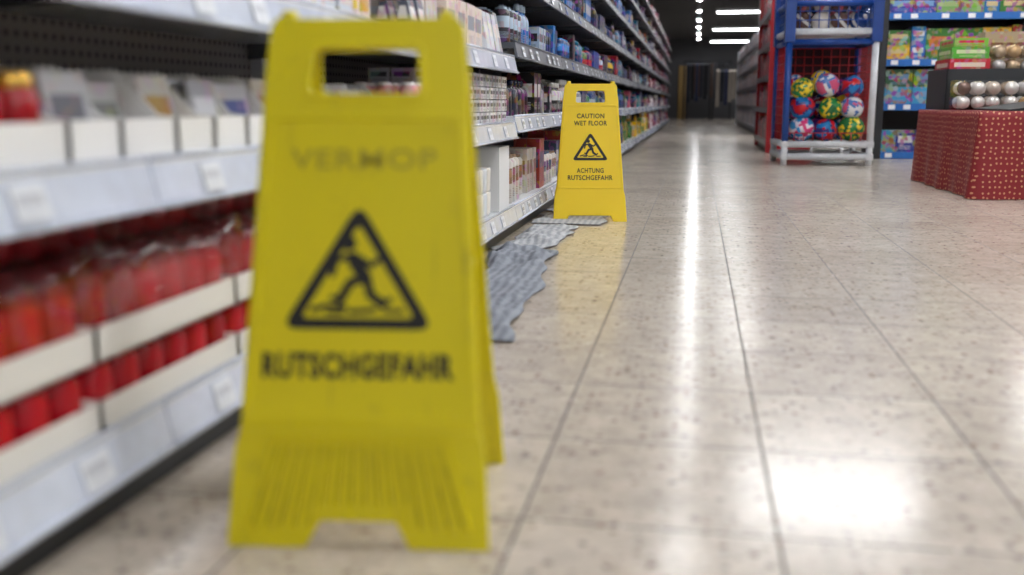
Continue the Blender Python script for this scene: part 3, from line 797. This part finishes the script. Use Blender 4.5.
orn_pack(.04,.62,z0+.002,3,2,silv,.040); orn_pack(.30,.62,z0+.002,4,2,silv+gold,.040); orn_pack(.64,.62,z0+.002,6,3,gold,.040)
orn_pack(.30,.90,z0+.217,4,1,gold+silv,.040); orn_pack(.30,.90,z0+.302,4,1,gold,.040,2); orn_pack(.66,.90,z0+.217,5,3,gold,.040)
b.build('ornament_packs',tb)
b=MB()
b.box(.05,.28,.90,1.25,z0+.217,z0+.300,M_PRINT,lin(180,30,45),lin(220,200,180))
b.box(.06,.27,.90,1.25,z0+.302,z0+.37,M_PRINT,lin(80,160,50),lin(200,210,160))
b.box(.07,.26,.90,1.25,z0+.372,z0+.42,M_PRINT,lin(120,180,60),lin(190,40,50))
b.box(.30,.60,1.12,1.28,z0+.217,z0+.47,M_PRINT,lin(170,150,120),lin(120,70,40))
b.box(.66,1.2,1.12,1.28,z0+.217,z0+.75,M_PRINT,lin(170,30,40),lin(140,60,50))
b.build('gift_boxes',tb)

# ------------------------------------------------------------------ right-hand displays further back
def side_gondola(name,y0,y1,x0,pal,h,endm):
    b=MB(); b.box(x0+.42,x0+.46,y0,y1,0,h,M_DARK); b.box(x0+.04,x0+.42,y0,y1,0,.08,M_DARK)
    z=.12; s=MB()
    while z<h-.2:
        b.box(x0+.01,x0+.42,y0,y1,z-.03,z,M_WHITE); b.box(x0,x0+.01,y0,y1,z-.05,z+.005,M_DARKLIP)
        y=y0+.02
        while y<y1-.15:
            w=R.uniform(.07,.14); hh=R.uniform(.16,.27); c=R.choice(pal); c2=R.choice(pal+[(.9,.9,.9)])
            s.box(x0+.03,x0+.16,y,y+w-.004,z+.001,z+hh,M_PRINT,c,c2); y+=w
        z+=.33
    for y in (y0,y1-.03): b.box(x0,x0+.46,y-.03,y,0,h,endm)
    for k in range(5):
        for j in range(3):
            xx=x0+.05+j*.14; zz=.25+k*.28
            s.box(xx,xx+.10,y0-.06,y0-.035,zz,zz+.2,M_PRINT,R.choice(pal),R.choice(pal+[(.7,.7,.7)])); b.rod((xx+.05,y0-.03,zz+.21),(xx+.05,y0-.10,zz+.215),.004,M_DARK,n=5)
    p=empty(name); b.build('frame',p); s.build('stock',p)
side_gondola('promo_rack',10.6,12.6,.70,[lin(190,25,35),lin(200,40,40),lin(110,20,30),lin(40,40,60),lin(60,60,70)],1.9,M_REDP)
side_gondola('display_rack',16,25,.92,[lin(230,230,235),lin(180,190,200),lin(120,130,150),lin(210,180,170)],1.7,M_WHITE)

b=MB()
def rail(x0,x1,y,h,pal):
    b.rod((x0,y,0),(x0,y,h),.02,M_DARK); b.rod((x1,y,0),(x1,y,h),.02,M_DARK); b.rod((x0,y,h),(x1,y,h),.018,M_DARK)
    x=x0+.08
    while x<x1-.12:
        c=R.choice(pal); w=.09; L_=R.uniform(.75,1.05); hw=.24
        for (za,zb,ya,yb) in ((h-.12,h-.04,hw,.07),(h-.12-L_*.5,h-.12,hw*.85,hw),(h-.12-L_,h-.12-L_*.5,hw*.95,hw*.85)):
            b.hexa([(x,y-ya,za),(x+w,y-ya,za),(x+w,y+ya,za),(x,y+ya,za),(x,y-yb,zb),(x+w,y-yb,zb),(x+w,y+yb,zb),(x,y+yb,zb)],M_CARD,c)
        b.rod((x+w/2,y,h-.05),(x+w/2,y,h+.01),.006,M_WHITE,n=5)
        x+=.115
rail(-.38,.35,29,1.65,[lin(30,35,50),lin(20,22,30),lin(70,50,40),lin(35,45,75)])
rail(.45,1.2,30.2,1.5,[lin(25,28,40),lin(35,40,70),lin(200,110,45),lin(150,140,130),lin(20,20,28)])
rail(-.3,1.0,32,1.75,[lin(25,28,40),lin(40,40,46),lin(60,60,66),lin(90,60,45)])
rail(-2.2,-.95,31,1.65,[lin(190,130,50),lin(40,40,50)])
b.build('clothing_rail')
b=MB()
b.box(-1.8,3.4,34,34.12,0,1.95,M_WALLD); b.box(-.62,-.38,33.9,34,0,1.7,plain('wood_panel',(.40,.25,.08),.5)); b.box(.55,.8,33.9,34,.9,1.6,plain('poster_panel',(.4,.4,.42),.5))
b.build('partition_panel')
slab('support_pillar',1.5,1.8,27,27.3,0,3.3,M_WHITE)

w=bpy.data.worlds.new('world'); S.world=w; w.use_nodes=True
w.node_tree.nodes['Background'].inputs[0].default_value=(.5,.52,.55,1); w.node_tree.nodes['Background'].inputs[1].default_value=.3

# ------------------------------------------------------------------ camera
cd=bpy.data.cameras.new('camera'); cam=bpy.data.objects.new('camera',cd); COL.objects.link(cam)
cam.location=(0,0,.5); cam.rotation_euler=(math.radians(90-10.45),0,math.radians(10.31))
cd.sensor_width=36; cd.lens=35.16; cd.clip_start=.02
cd.dof.use_dof=True; cd.dof.focus_distance=4.37; cd.dof.aperture_fstop=2.0
S.camera=cam
S.view_settings.view_transform='Standard'; S.view_settings.look='None'; S.view_settings.exposure=.08
